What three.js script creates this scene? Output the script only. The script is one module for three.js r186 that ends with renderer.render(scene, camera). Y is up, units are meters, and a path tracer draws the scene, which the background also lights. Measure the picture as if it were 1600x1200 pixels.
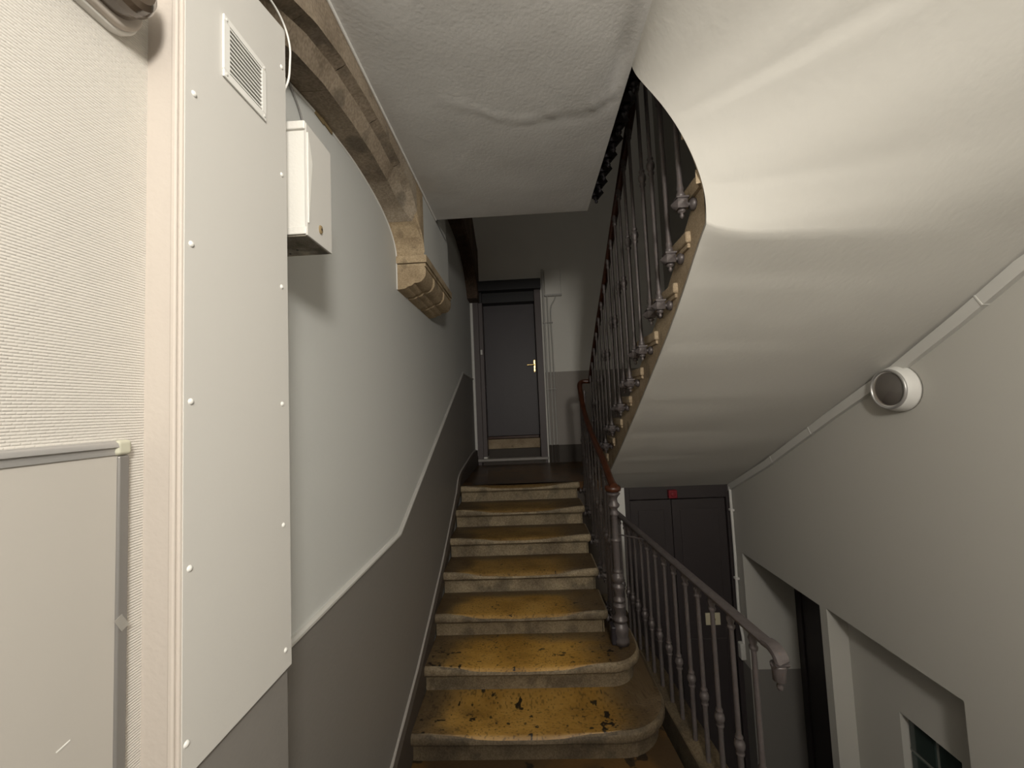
import * as THREE from 'three';
import { mergeGeometries, toCreasedNormals } from 'three/addons/utils/BufferGeometryUtils.js';
import { RoundedBoxGeometry } from 'three/addons/geometries/RoundedBoxGeometry.js';

// ---------------------------------------------------------------- camera, light, exposure
const E = 1.741;                       // eye height above the lower landing; shapes below are written relative to the eye
const scene = new THREE.Scene();
scene.background = new THREE.Color(0x000000);
const camera = new THREE.PerspectiveCamera(88.12, 4 / 3, 0.02, 50);
camera.rotation.order = 'YXZ';
camera.position.set(0, E, 0);
camera.rotation.set(THREE.MathUtils.degToRad(3.35), THREE.MathUtils.degToRad(2.05), THREE.MathUtils.degToRad(-2.5));
scene.add(camera);
const LAMP = [0.42, 0.775, 0.80];       // the landing's hanging globe, just behind and above the photographer
const LAMP_POWER = 12.6;
const renderer = new THREE.WebGLRenderer({ antialias: true });
renderer.toneMapping = THREE.LinearToneMapping;
renderer.toneMappingExposure = 0.95;
renderer.shadowMap.enabled = true;

// ---------------------------------------------------------------- noise and textures
let seed = 12345;
const rnd = () => { seed = (seed * 1664525 + 1013904223) >>> 0; return seed / 4294967296; };
const hash = (x, y, s) => { let h = (x * 374761393 + y * 668265263 + s * 982451653) | 0; h = Math.imul(h ^ (h >>> 13), 1274126177); h ^= h >>> 16; return (h >>> 0) / 4294967296; };
function vnoise(u, v, p, s) {          // value noise, periodic over p cells
  const x = u * p, y = v * p, xi = Math.floor(x), yi = Math.floor(y), fx = x - xi, fy = y - yi;
  const m = (a) => ((a % p) + p) % p, sx = fx * fx * (3 - 2 * fx), sy = fy * fy * (3 - 2 * fy);
  const a = hash(m(xi), m(yi), s), b = hash(m(xi + 1), m(yi), s), c = hash(m(xi), m(yi + 1), s), d = hash(m(xi + 1), m(yi + 1), s);
  return a + (b - a) * sx + (c - a) * sy + (a - b - c + d) * sx * sy;
}
const fbm = (u, v, p, s, o = 4) => { let r = 0, a = 0.5; for (let i = 0; i < o; i++) { r += a * vnoise(u, v, p << i, s + i); a *= 0.5; } return r; };
const wob = (x, z, f, s) => fbm((x * f) / 256 + 0.3, (z * f) / 256 + 0.3, 256, s, 3);   // aperiodic wobble, f cells per metre
const clamp = (x, a = 0, b = 1) => Math.min(b, Math.max(a, x));
const smooth = (a, b, x) => { const t = clamp((x - a) / (b - a)); return t * t * (3 - 2 * t); };
const mix = (a, b, t) => a + (b - a) * t;
function texture(w, h, f, srgb, repeat = true) {
  const d = new Uint8Array(w * h * 4);
  for (let j = 0; j < h; j++) for (let i = 0; i < w; i++) {
    const c = f((i + 0.5) / w, (j + 0.5) / h), k = (j * w + i) * 4;
    if (typeof c === 'number') d[k] = d[k + 1] = d[k + 2] = clamp(c) * 255; else { d[k] = clamp(c[0]) * 255; d[k + 1] = clamp(c[1]) * 255; d[k + 2] = clamp(c[2]) * 255; }
    d[k + 3] = 255;
  }
  const t = new THREE.DataTexture(d, w, h, THREE.RGBAFormat);
  if (srgb) t.colorSpace = THREE.SRGBColorSpace;
  t.wrapS = t.wrapT = repeat ? THREE.RepeatWrapping : THREE.ClampToEdgeWrapping;
  t.magFilter = THREE.LinearFilter; t.minFilter = THREE.LinearMipmapLinearFilter; t.generateMipmaps = true; t.needsUpdate = true;
  return t;
}
const rep = (t, r) => { const c = t.clone(); c.repeat.set(r, r); c.needsUpdate = true; return c; };
const plasterBump = texture(512, 512, (u, v) => 0.6 * fbm(u, v, 8, 3) + 0.4 * fbm(u, v, 48, 9, 3), false);
const peelBump = texture(512, 512, (u, v) => 0.25 * fbm(u, v, 6, 5) + 0.75 * fbm(u, v, 40, 21, 3), false);
const weaveBump = texture(512, 512, (u, v) => {            // woven glass-fibre wallpaper: 20 rows of short raised dashes
  const R = 24, C = 10, row = Math.floor(v * R), off = (row % 2) * 0.5 + 0.25 * hash(row, 1, 7), c = u * C + off, ci = Math.floor(c) % C;
  const fy = v * R - row, fx = c - Math.floor(c), n = hash(ci, row, 4);
  const dash = (0.55 + 0.45 * smooth(0.0, 0.12, fx) * (1 - smooth(0.7 + 0.2 * n, 0.98, fx))) * smooth(0.05, 0.35, fy) * (1 - smooth(0.6, 0.95, fy));
  return 0.12 + (0.6 + 0.2 * n) * dash + 0.08 * vnoise(u, v, 130, 8);
}, false);
const stoneColor = (a, b, s) => texture(512, 512, (u, v) => {
  const n = clamp((fbm(u, v, 4, s, 5) - 0.25) * 2), g = vnoise(u, v, 120, s + 50) * 0.12;
  const dirt = smooth(0.52, 0.72, fbm(u, v, 6, s + 9, 4));
  return [0, 1, 2].map((i) => (mix(a[i], b[i], n) - g + 0.06) * (1 - 0.2 * dirt));
}, true);
const stoneMap = stoneColor([0.52, 0.47, 0.405], [0.64, 0.59, 0.52], 11);
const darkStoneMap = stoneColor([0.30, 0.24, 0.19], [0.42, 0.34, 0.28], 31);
const riserMap = stoneColor([0.36, 0.32, 0.26], [0.50, 0.455, 0.375], 71);
const ironMap = texture(256, 256, (u, v) => { const n = fbm(u, v, 8, 91, 4); const r = smooth(0.6, 0.75, fbm(u, v, 14, 95, 3)); return [0.39 + 0.1 * n + 0.04 * r, 0.365 + 0.1 * n, 0.36 + 0.1 * n - 0.03 * r]; }, true);
const woodMap = texture(256, 256, (u, v) => { const n = fbm(u * 1, v, 4, 41, 4), g = vnoise(u, v, 60, 43); return [0.36 + 0.16 * n + 0.05 * g, 0.20 + 0.1 * n + 0.04 * g, 0.13 + 0.07 * n]; }, true);

const std = (o) => new THREE.MeshStandardMaterial({ roughness: 0.85, metalness: 0, ...o });
const lin = (r, g, b) => new THREE.Color().setRGB(r, g, b);
const M = {
  wall: std({ color: lin(0.56, 0.565, 0.545), bumpMap: rep(plasterBump, 2.2), bumpScale: 0.0007, roughness: 0.8 }),
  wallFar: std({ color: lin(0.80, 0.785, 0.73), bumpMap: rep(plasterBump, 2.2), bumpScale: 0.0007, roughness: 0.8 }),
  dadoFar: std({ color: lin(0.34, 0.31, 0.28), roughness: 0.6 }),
  wallBack: std({ color: lin(0.09, 0.075, 0.06), roughness: 0.6 }),
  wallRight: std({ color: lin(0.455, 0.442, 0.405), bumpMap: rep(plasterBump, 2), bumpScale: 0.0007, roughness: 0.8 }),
  ceiling: std({ color: lin(0.57, 0.56, 0.54), bumpMap: rep(peelBump, 2.6), bumpScale: 0.0011, roughness: 0.85 }),
  soffit: std({ color: lin(0.555, 0.54, 0.50), bumpMap: rep(peelBump, 1.6), bumpScale: 0.0009, roughness: 0.8 }),
  weave: std({ color: lin(0.53, 0.503, 0.463), bumpMap: rep(weaveBump, 1 / 0.09), bumpScale: 0.0008, roughness: 0.75 }),
  strip: std({ color: lin(0.49, 0.442, 0.395), bumpMap: rep(plasterBump, 3), bumpScale: 0.0008, roughness: 0.7 }),
  panel: std({ color: lin(0.555, 0.54, 0.51), bumpMap: rep(peelBump, 5), bumpScale: 0.00015, roughness: 0.55 }),
  white: std({ color: lin(0.70, 0.69, 0.66), roughness: 0.5 }),
  whiteOld: std({ color: lin(0.74, 0.725, 0.68), roughness: 0.55, bumpMap: rep(plasterBump, 4), bumpScale: 0.001 }),
  trim: std({ color: lin(0.54, 0.53, 0.50), roughness: 0.6 }),
  dado: std({ color: lin(0.205, 0.192, 0.178), roughness: 0.5, bumpMap: rep(plasterBump, 2.2), bumpScale: 0.0012 }),
  bead: std({ color: lin(0.36, 0.335, 0.31), roughness: 0.55 }),
  skirting: std({ color: lin(0.055, 0.043, 0.033), roughness: 0.6 }),
  stone: std({ map: rep(stoneMap, 1.6), bumpMap: rep(plasterBump, 5), bumpScale: 0.0025, roughness: 0.9 }),
  stoneGrey: std({ map: rep(stoneMap, 1.6), color: lin(0.80, 0.77, 0.74), bumpMap: rep(plasterBump, 5), bumpScale: 0.0015, roughness: 0.9 }),
  stoneCream: std({ map: rep(stoneMap, 2.1), color: lin(1.25, 1.16, 0.98), bumpMap: rep(plasterBump, 5), bumpScale: 0.0015, roughness: 0.9 }),
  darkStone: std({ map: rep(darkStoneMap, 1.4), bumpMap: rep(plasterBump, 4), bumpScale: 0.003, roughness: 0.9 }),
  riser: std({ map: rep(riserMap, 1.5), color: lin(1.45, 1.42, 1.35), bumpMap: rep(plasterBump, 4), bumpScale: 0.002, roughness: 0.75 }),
  riserDim: std({ map: rep(riserMap, 1.5), color: lin(0.95, 0.9, 0.82), bumpMap: rep(plasterBump, 4), bumpScale: 0.002, roughness: 0.75 }),  // darker copy of riser: shade on the lower steps put into the colour
  riserDark: std({ map: rep(riserMap, 1.5), color: lin(0.55, 0.5, 0.43), bumpMap: rep(plasterBump, 4), bumpScale: 0.002, roughness: 0.75 }),  // darkest copy: lowest step has its shade in the colour; also the brown kerb
  stepStone: std({ map: rep(stoneMap, 2.3), color: lin(1.15, 1.08, 0.95), roughness: 0.85 }),
  iron: std({ map: rep(ironMap, 6), color: lin(0.60, 0.585, 0.59), roughness: 0.42, metalness: 0.25, bumpMap: rep(plasterBump, 8), bumpScale: 0.0008 }),
  darkIron: std({ map: rep(ironMap, 6), color: lin(0.13, 0.125, 0.16), roughness: 0.5, metalness: 0.2 }),
  wood: std({ map: rep(woodMap, 4), color: lin(0.27, 0.25, 0.25), roughness: 0.35 }),
  darkWood: std({ map: rep(woodMap, 4), color: lin(0.20, 0.15, 0.15), roughness: 0.4 }),
  door: std({ color: lin(0.072, 0.063, 0.069), roughness: 0.5, bumpMap: rep(plasterBump, 3), bumpScale: 0.0008 }),
  doorFrame: std({ color: lin(0.115, 0.095, 0.095), roughness: 0.5 }),
  lowerDoor: std({ color: lin(0.036, 0.029, 0.030), roughness: 0.55 }),
  brass: std({ color: lin(0.8, 0.58, 0.25), metalness: 1, roughness: 0.25 }),
  alu: std({ color: lin(0.48, 0.47, 0.46), metalness: 0.6, roughness: 0.38 }),
  aluDark: std({ color: lin(0.25, 0.24, 0.23), metalness: 0.5, roughness: 0.45 }),
  corner: std({ color: lin(0.46, 0.45, 0.36), roughness: 0.5 }),
  board: std({ color: lin(0.44, 0.415, 0.38), roughness: 0.35 }),
  tape: new THREE.MeshPhysicalMaterial({ color: lin(0.6, 0.58, 0.54), roughness: 0.25, transmission: 0.6, thickness: 0 }),
  ventGrey: std({ color: lin(0.27, 0.265, 0.25), roughness: 0.6 }),
  black: std({ color: lin(0.012, 0.011, 0.012), roughness: 0.5 }),
  ground: std({ color: lin(0.16, 0.14, 0.12), roughness: 0.7 }),
  red: std({ color: lin(0.20, 0.012, 0.02), roughness: 0.4 }),
  plate: std({ color: lin(0.55, 0.50, 0.36), roughness: 0.5 }),
  dirtyBottom: std({ color: lin(0.95, 0.93, 0.88), map: rep(stoneColor([0.5, 0.48, 0.45], [0.8, 0.78, 0.74], 201), 6), roughness: 0.8 }),
  rust: std({ color: lin(0.22, 0.16, 0.08), roughness: 0.9 }),
  lampGlassDark: new THREE.MeshPhysicalMaterial({ color: lin(0.62, 0.57, 0.52), roughness: 0.08, transmission: 0.85, thickness: 0, ior: 1.45 }),
  lampInside: std({ color: lin(0.05, 0.04, 0.033), roughness: 0.35, metalness: 0.4 }),
  lampInsideDark: std({ color: lin(0.03, 0.02, 0.016), roughness: 0.4 }),
  lampGlassBrown: new THREE.MeshPhysicalMaterial({ color: lin(0.10, 0.075, 0.055), roughness: 0.12, clearcoat: 0.8, clearcoatRoughness: 0.1 }),
  glassBlock: new THREE.MeshPhysicalMaterial({ color: lin(0.03, 0.045, 0.04), roughness: 0.12, clearcoat: 0.6 }),
  mullion: std({ color: lin(0.16, 0.17, 0.15), roughness: 0.7 }),
  globeDim: new THREE.MeshStandardMaterial({ color: 0xffffff, emissive: new THREE.Color().setRGB(1.0, 0.93, 0.84), emissiveIntensity: 1.5, roughness: 0.4 }),
  globe: new THREE.MeshStandardMaterial({ color: 0xffffff, emissive: new THREE.Color().setRGB(1.0, 0.93, 0.80), emissiveIntensity: 6, roughness: 0.4 }),
};

// ---------------------------------------------------------------- building helpers
const count = {};
const numbered = (n) => { const k = count[n] = (count[n] ?? -1) + 1; return k ? `${n}_${String(k).padStart(3, '0')}` : n; };
function boxUV(g) {                    // uv in metres, from the dominant axis of each face
  g = g.index ? g.toNonIndexed() : g;
  const p = g.attributes.position, uv = new Float32Array(p.count * 2), a = new THREE.Vector3(), b = new THREE.Vector3(), c = new THREE.Vector3();
  for (let i = 0; i < p.count; i += 3) {
    a.fromBufferAttribute(p, i); b.fromBufferAttribute(p, i + 1).sub(a); c.fromBufferAttribute(p, i + 2).sub(a); b.cross(c);
    const x = Math.abs(b.x), y = Math.abs(b.y), z = Math.abs(b.z);
    for (let k = i; k < i + 3; k++) {
      const X = p.getX(k), Y = p.getY(k), Z = p.getZ(k);
      if (x >= y && x >= z) { uv[2 * k] = Z; uv[2 * k + 1] = Y; } else if (y >= z) { uv[2 * k] = X; uv[2 * k + 1] = Z; } else { uv[2 * k] = X; uv[2 * k + 1] = Y; }
    }
  }
  g.setAttribute('uv', new THREE.BufferAttribute(uv, 2));
  return g;
}
function join(gs, keepUV) {
  const l = (Array.isArray(gs) ? gs : [gs]).map((g) => { g = keepUV ? (g.index ? g.toNonIndexed() : g) : boxUV(g); for (const k of Object.keys(g.attributes)) if (!['position', 'normal', 'uv'].includes(k)) g.deleteAttribute(k); if (!g.attributes.normal) g.computeVertexNormals(); g.morphAttributes = {}; return g; });
  return l.length > 1 ? mergeGeometries(l, false) : l[0];
}
function add(mesh, parent) { mesh.castShadow = mesh.receiveShadow = true; parent.add(mesh); return mesh; }
function thing(name, label, category, base, group) {       // a Group standing at base (relative to the eye)
  const o = new THREE.Group(); o.name = numbered(name); o.position.set(base[0], base[1] + E, base[2]); o.userData = { label, category };
  if (group) o.userData.group = group;
  o.userData.base = base.slice(); scene.add(o); return o;
}
function origin(o) { const v = new THREE.Vector3(); for (let p = o; p && p !== scene; p = p.parent) v.add(p.position); return v; }
function part(name, gs, mat, parent, keepUV) {             // shapes given relative to the eye, moved into the parent's frame
  const g = join(gs, keepUV), o = origin(parent); g.translate(-o.x, E - o.y, -o.z);
  const m = new THREE.Mesh(g, mat); m.name = name; return add(m, parent);
}
function structure(name, gs, mat, keepUV) { const g = join(gs, keepUV); g.translate(0, E, 0); const m = new THREE.Mesh(g, mat); m.name = name; m.userData.kind = 'structure'; return add(m, scene); }
const box = (x0, x1, y0, y1, z0, z1) => { const g = new THREE.BoxGeometry(Math.abs(x1 - x0), Math.abs(y1 - y0), Math.abs(z1 - z0)); g.translate((x0 + x1) / 2, (y0 + y1) / 2, (z0 + z1) / 2); return g; };
const rbox = (x0, x1, y0, y1, z0, z1, r = 0.004) => { const a = Math.abs(x1 - x0), b = Math.abs(y1 - y0), c = Math.abs(z1 - z0); const g = new RoundedBoxGeometry(a, b, c, 2, Math.min(r, a / 2.1, b / 2.1, c / 2.1)); g.translate((x0 + x1) / 2, (y0 + y1) / 2, (z0 + z1) / 2); return g; };
function prismX(zy, x0, x1) {          // polygon in (z, y) extruded along x
  const s = new THREE.Shape(zy.map(([z, y]) => new THREE.Vector2(-z, y)));
  const g = new THREE.ExtrudeGeometry(s, { depth: x1 - x0, bevelEnabled: false }); g.rotateY(Math.PI / 2); g.translate(x0, 0, 0); return g;
}
function lathe(pts, seg = 12) { const g = new THREE.LatheGeometry(pts.map(([r, y]) => new THREE.Vector2(Math.max(r, 0.0001), y)), seg); return g; }
function tube(pts, r, seg = 40, rad = 8) { return new THREE.TubeGeometry(new THREE.CatmullRomCurve3(pts.map((p) => new THREE.Vector3(...p))), seg, r, rad); }
function rod(a, b, r, seg = 8) { const A = new THREE.Vector3(...a), B = new THREE.Vector3(...b), d = B.clone().sub(A), g = new THREE.CylinderGeometry(r, r, d.length(), seg); g.applyQuaternion(new THREE.Quaternion().setFromUnitVectors(new THREE.Vector3(0, 1, 0), d.normalize())); const m = A.add(B).multiplyScalar(0.5); g.translate(m.x, m.y, m.z); return g; }
function grid(nu, nv, f, closeUV) {    // surface from f(i, j) -> [x, y, z]
  const p = [], uv = [], ix = [];
  for (let i = 0; i <= nu; i++) for (let j = 0; j <= nv; j++) { const q = f(i, j); p.push(q[0], q[1], q[2]); uv.push(q[3] ?? q[0], q[4] ?? q[2]); }
  for (let i = 0; i < nu; i++) for (let j = 0; j < nv; j++) { const a = i * (nv + 1) + j, b = a + nv + 1; ix.push(a, b, a + 1, b, b + 1, a + 1); }
  const g = new THREE.BufferGeometry(); g.setAttribute('position', new THREE.Float32BufferAttribute(p, 3)); g.setAttribute('uv', new THREE.Float32BufferAttribute(uv, 2)); g.setIndex(ix); g.computeVertexNormals(); return g;
}
function sweep(path, section, up = [0, 1, 0]) {            // section: list of [side, up] offsets, closed, swept along a 3-D polyline
  const P = path.map((p) => new THREE.Vector3(...p)), n = section.length, pos = [], ix = [];
  for (let i = 0; i < P.length; i++) {
    const t = P[Math.min(i + 1, P.length - 1)].clone().sub(P[Math.max(i - 1, 0)]).normalize();
    const s = new THREE.Vector3().crossVectors(t, new THREE.Vector3(...up)).normalize(), u = new THREE.Vector3().crossVectors(s, t);
    for (const [a, b] of section) { const q = P[i].clone().addScaledVector(s, a).addScaledVector(u, b); pos.push(q.x, q.y, q.z); }
  }
  for (let i = 0; i < P.length - 1; i++) for (let k = 0; k < n; k++) { const a = i * n + k, b = i * n + (k + 1) % n; ix.push(a, b, a + n, b, b + n, a + n); }
  for (let k = 1; k < n - 1; k++) { ix.push(0, k + 1, k); const o = (P.length - 1) * n; ix.push(o, o + k, o + k + 1); }
  const g = new THREE.BufferGeometry(); g.setAttribute('position', new THREE.Float32BufferAttribute(pos, 3)); g.setIndex(ix);
  g.setAttribute('uv', new THREE.Float32BufferAttribute(new Float32Array(pos.length / 3 * 2), 2));
  return toCreasedNormals(g, 0.7);
}
const oval = (a, b, n = 12) => Array.from({ length: n }, (_, i) => [a * Math.cos(i / n * 2 * Math.PI), b * Math.sin(i / n * 2 * Math.PI)]);
const curve = (pts, n) => new THREE.CatmullRomCurve3(pts.map((p) => new THREE.Vector3(...p)), false, 'centripetal').getPoints(n).map((v) => v.toArray());
const lerpTable = (t, x) => { if (x <= t[0][0]) return t[0][1]; for (let i = 1; i < t.length; i++) if (x <= t[i][0]) return mix(t[i - 1][1], t[i][1], (x - t[i - 1][0]) / (t[i][0] - t[i - 1][0])); return t[t.length - 1][1]; };

// ---------------------------------------------------------------- the dimensions of the stairwell
const XL = -0.68, XR = 1.816, ZF = -5.05, ZB = 1.85, FLOOR = -1.741, GROUND = -3.62, TOP = 4.3, CEIL = 1.2, LAND = -0.712, UPPER = 1.388;
const RISE = 0.147, TREAD = 0.2786, ZTOP = -3.7;

// ---------------------------------------------------------------- walls, floors, ceiling
structure('wall_left', box(XL - 0.2, XL, GROUND, TOP, ZF, ZB), M.wall);
structure('wall_far', [box(XL - 0.2, -0.53, GROUND, TOP, ZF - 0.45, ZF), box(0.15, XR + 0.45, GROUND, TOP, ZF - 0.45, ZF), box(-0.53, 0.15, 1.6, TOP, ZF - 0.45, ZF), box(-0.53, 0.15, GROUND, LAND, ZF - 0.45, ZF)], M.wallFar);
structure('wall_back', box(XL - 0.2, XR + 0.45, GROUND, TOP, ZB, ZB + 0.2), M.wallBack);
structure('ceiling_upper', box(XL - 0.2, XR + 0.45, TOP, TOP + 0.2, ZF - 0.45, ZB + 0.2), M.wallBack);
structure('floor_ground', box(XL - 0.2, XR + 0.45, GROUND - 0.2, GROUND, ZF, ZB), M.ground);
const RB = XR + 0.12;                  // back of the shallow recess
{ // right wall with its doorway and its shallow recess
  const s = new THREE.Shape([[ZF, GROUND], [ZB, GROUND], [ZB, TOP], [ZF, TOP]].map(([z, y]) => new THREE.Vector2(-z, y)));
  const hole = (z0, z1, y0, y1) => s.holes.push(new THREE.Path([[z0, y0], [z0, y1], [z1, y1], [z1, y0]].map(([z, y]) => new THREE.Vector2(-z, y))));
  hole(-3.616, -2.70, GROUND + 0.001, -1.355); hole(-2.64, -1.853, GROUND + 0.001, -1.345);
  const g = new THREE.ExtrudeGeometry(s, { depth: 0.45, bevelEnabled: false }); g.rotateY(Math.PI / 2); g.translate(XR, 0, 0);
  structure('wall_right', [g, box(RB, XR + 0.449, GROUND, -2.30, -2.64, -1.853), box(RB, XR + 0.449, -1.735, -1.345, -2.64, -1.853), box(RB, XR + 0.449, -2.30, -1.735, -2.64, -2.325), box(RB, XR + 0.449, -2.30, -1.735, -2.015, -1.853)], M.wallRight);
  structure('dado_right', [box(XR + 0.001, XR + 0.44, GROUND, -2.335, -3.617, -3.612), box(XR - 0.003, XR, GROUND, -2.335, -3.75, -3.616)], M.dado);
}
// upper landing and lower landing floors
const floorMap = texture(512, 512, (u, v) => { const n = fbm(u, v, 5, 61, 5), k = smooth(0.35, 0.65, n), c = smooth(0.62, 0.66, fbm(u, v, 16, 66, 4)); return [mix(0.40, 0.55, k), mix(0.29, 0.38, k), mix(0.17, 0.19, k)].map((q) => q * (1 - 0.55 * c)); }, true);
M.floor = std({ map: rep(floorMap, 0.9), color: lin(0.32, 0.36, 0.36), roughness: 0.55, bumpMap: rep(plasterBump, 2), bumpScale: 0.003 });
M.landing = std({ map: rep(floorMap, 0.7), color: lin(0.42, 0.42, 0.42), roughness: 0.3, bumpMap: rep(plasterBump, 2), bumpScale: 0.001 });
structure('floor_landing', [box(XL, XR, LAND - 0.09, LAND, ZF, -3.75), box(XL, 0.44, LAND - 0.09, LAND, -3.76, ZTOP - 0.05)], M.landing);
const curbX = (z) => 0.664 + 0.0809 * (z + 3.24);
{
  const s = new THREE.Shape([[XL, -ZB], [curbX(ZB) - 0.1, -ZB], [curbX(-3.7) - 0.1, 3.75], [XL, 3.75]].map((p) => new THREE.Vector2(...p)));
  const g = new THREE.ExtrudeGeometry(s, { depth: 0.2, bevelEnabled: false }); g.rotateX(-Math.PI / 2); g.translate(0, FLOOR - 0.2, 0);
  structure('floor', g, M.floor);
}
structure('wall_lower_side', box(0.3, 0.745, GROUND, LAND - 0.09, -3.95, -3.75), M.skirting);
structure('wall_lower', [box(0.745, XR, GROUND, LAND - 0.09, -3.95, -3.80)], M.wallRight);
structure('wall_stairs', box(0.30, 0.44, GROUND, FLOOR - 0.2, -3.75, ZB), M.skirting);
// landing ceiling with the old cracks and ripples pressed into its plaster
{
  const nx = 120, nz = 150, x0 = -0.53, x1 = 0.43, z0 = -2.42, z1 = ZB;
  const crack = [[-0.28, -1.47], [-0.15, -1.52], [-0.06, -1.58], [0.05, -1.60], [0.13, -1.585], [0.2, -1.56], [0.28, -1.565], [0.335, -1.545], [0.40, -1.49], [0.43, -1.47]];
  const ridge = (x, z) => { const zc = lerpTable(crack, x), d = z - zc, k = smooth(-0.33, -0.18, x); return k * (0.004 * Math.exp(-(d * d) / 0.00012) - 0.003 * Math.exp(-((d + 0.04) ** 2) / 0.0016) * smooth(-0.15, 0.25, x)); };
  const corner = (x, z) => -0.035 * Math.exp(-((x - 0.43) ** 2) / 0.004 - ((z + 1.33) ** 2) / 0.02);
  const g = grid(nx, nz, (i, j) => { const x = mix(x0, x1, i / nx), z = z0 + (z1 - z0) * Math.pow(j / nz, 1.5); const e = smooth(0, 0.03, x1 - x) * smooth(0, 0.03, z - z0);
    const y = CEIL - e * (ridge(x, z) + 0.006 * (wob(x, z, 5, 77) - 0.45)) - corner(x, z) * smooth(0.0, 0.06, x1 - x); return [x, y, z]; });
  structure('ceiling', [g, box(XL, 0.43, CEIL + 0.02, UPPER, -2.42, ZB), box(XL, 0.43, CEIL, CEIL + 0.03, -2.421, -2.42), box(0.429, 0.43, CEIL, UPPER, -2.42, -1.42)], M.ceiling);
}
// left wall: dado paint, moulding, skirting
const dadoTop = [[ZF, 0.378], [-4.212, 0.386], [-2.02, -0.617], [-0.813, -0.617]];
structure('dado_left', prismX([...dadoTop, [-0.813, FLOOR], [-2.0, FLOOR], [-3.6, LAND - 0.1], [ZF, LAND - 0.1]], XL, XL + 0.004), M.dado);
structure('trim_1', sweep([[XL, -0.617, -0.813], [XL, -0.617, -2.02], [XL, 0.386, -4.212], [XL, 0.378, ZF]], [[-0.002, -0.011], [0.008, -0.011], [0.016, -0.004], [0.016, 0.004], [0.009, 0.011], [-0.002, 0.011]]), M.trim);
const skirt = [[-1.0, -1.60], [-1.60, -1.60], [-1.834, -1.565], [-2.03, -1.50], [-2.256, -1.425], [-2.6, -1.275], [-2.961, -1.110], [-3.45, -0.835], [-3.60, -0.745], [-3.70, -0.655], [-3.80, -0.615], [-4.3, -0.56], [-4.75, -0.52], [ZF, -0.52]];
structure('baseboard_left', prismX([...skirt, [ZF, LAND - 0.05], [-3.7, LAND - 0.05], [-2.0, FLOOR - 0.02], [-1.0, FLOOR - 0.02]], XL, XL + 0.032), M.skirting);
structure('trim_2', sweep(curve(skirt.map(([z, y]) => [XL, y, z]), 60), [[-0.002, -0.010], [0.009, -0.010], [0.014, 0.0], [0.009, 0.010], [-0.002, 0.010]]), M.bead);
structure('wall_left_front', box(XL - 0.1, -0.559, FLOOR, CEIL + 0.02, -0.56, ZB), M.weave);
structure('wall_chase', [box(XL, -0.507, -0.55, 0.845, -0.8126, -0.56), box(XL, -0.507, 0.845, 1.2, -0.72, -0.56)], M.strip);
structure('dado_chase', box(XL, -0.5065, FLOOR, -0.49, -0.8126, -0.5601), M.dado);
structure('trim_3', rod([XL + 0.158, CEIL - 0.002, ZB], [XL + 0.158, CEIL - 0.002, -2.42], 0.006, 8), M.white);
structure('trim_4', [rbox(XL, XL + 0.035, -0.60, 1.56, ZF, ZF + 0.03, 0.006)], M.white);
// far wall dado and baseboard
structure('dado_far', box(0.25, XR, LAND, 0.425, ZF, ZF + 0.004), M.dadoFar);
structure('baseboard_far', box(0.25, XR, LAND, -0.497, ZF, ZF + 0.018), M.skirting);

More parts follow.
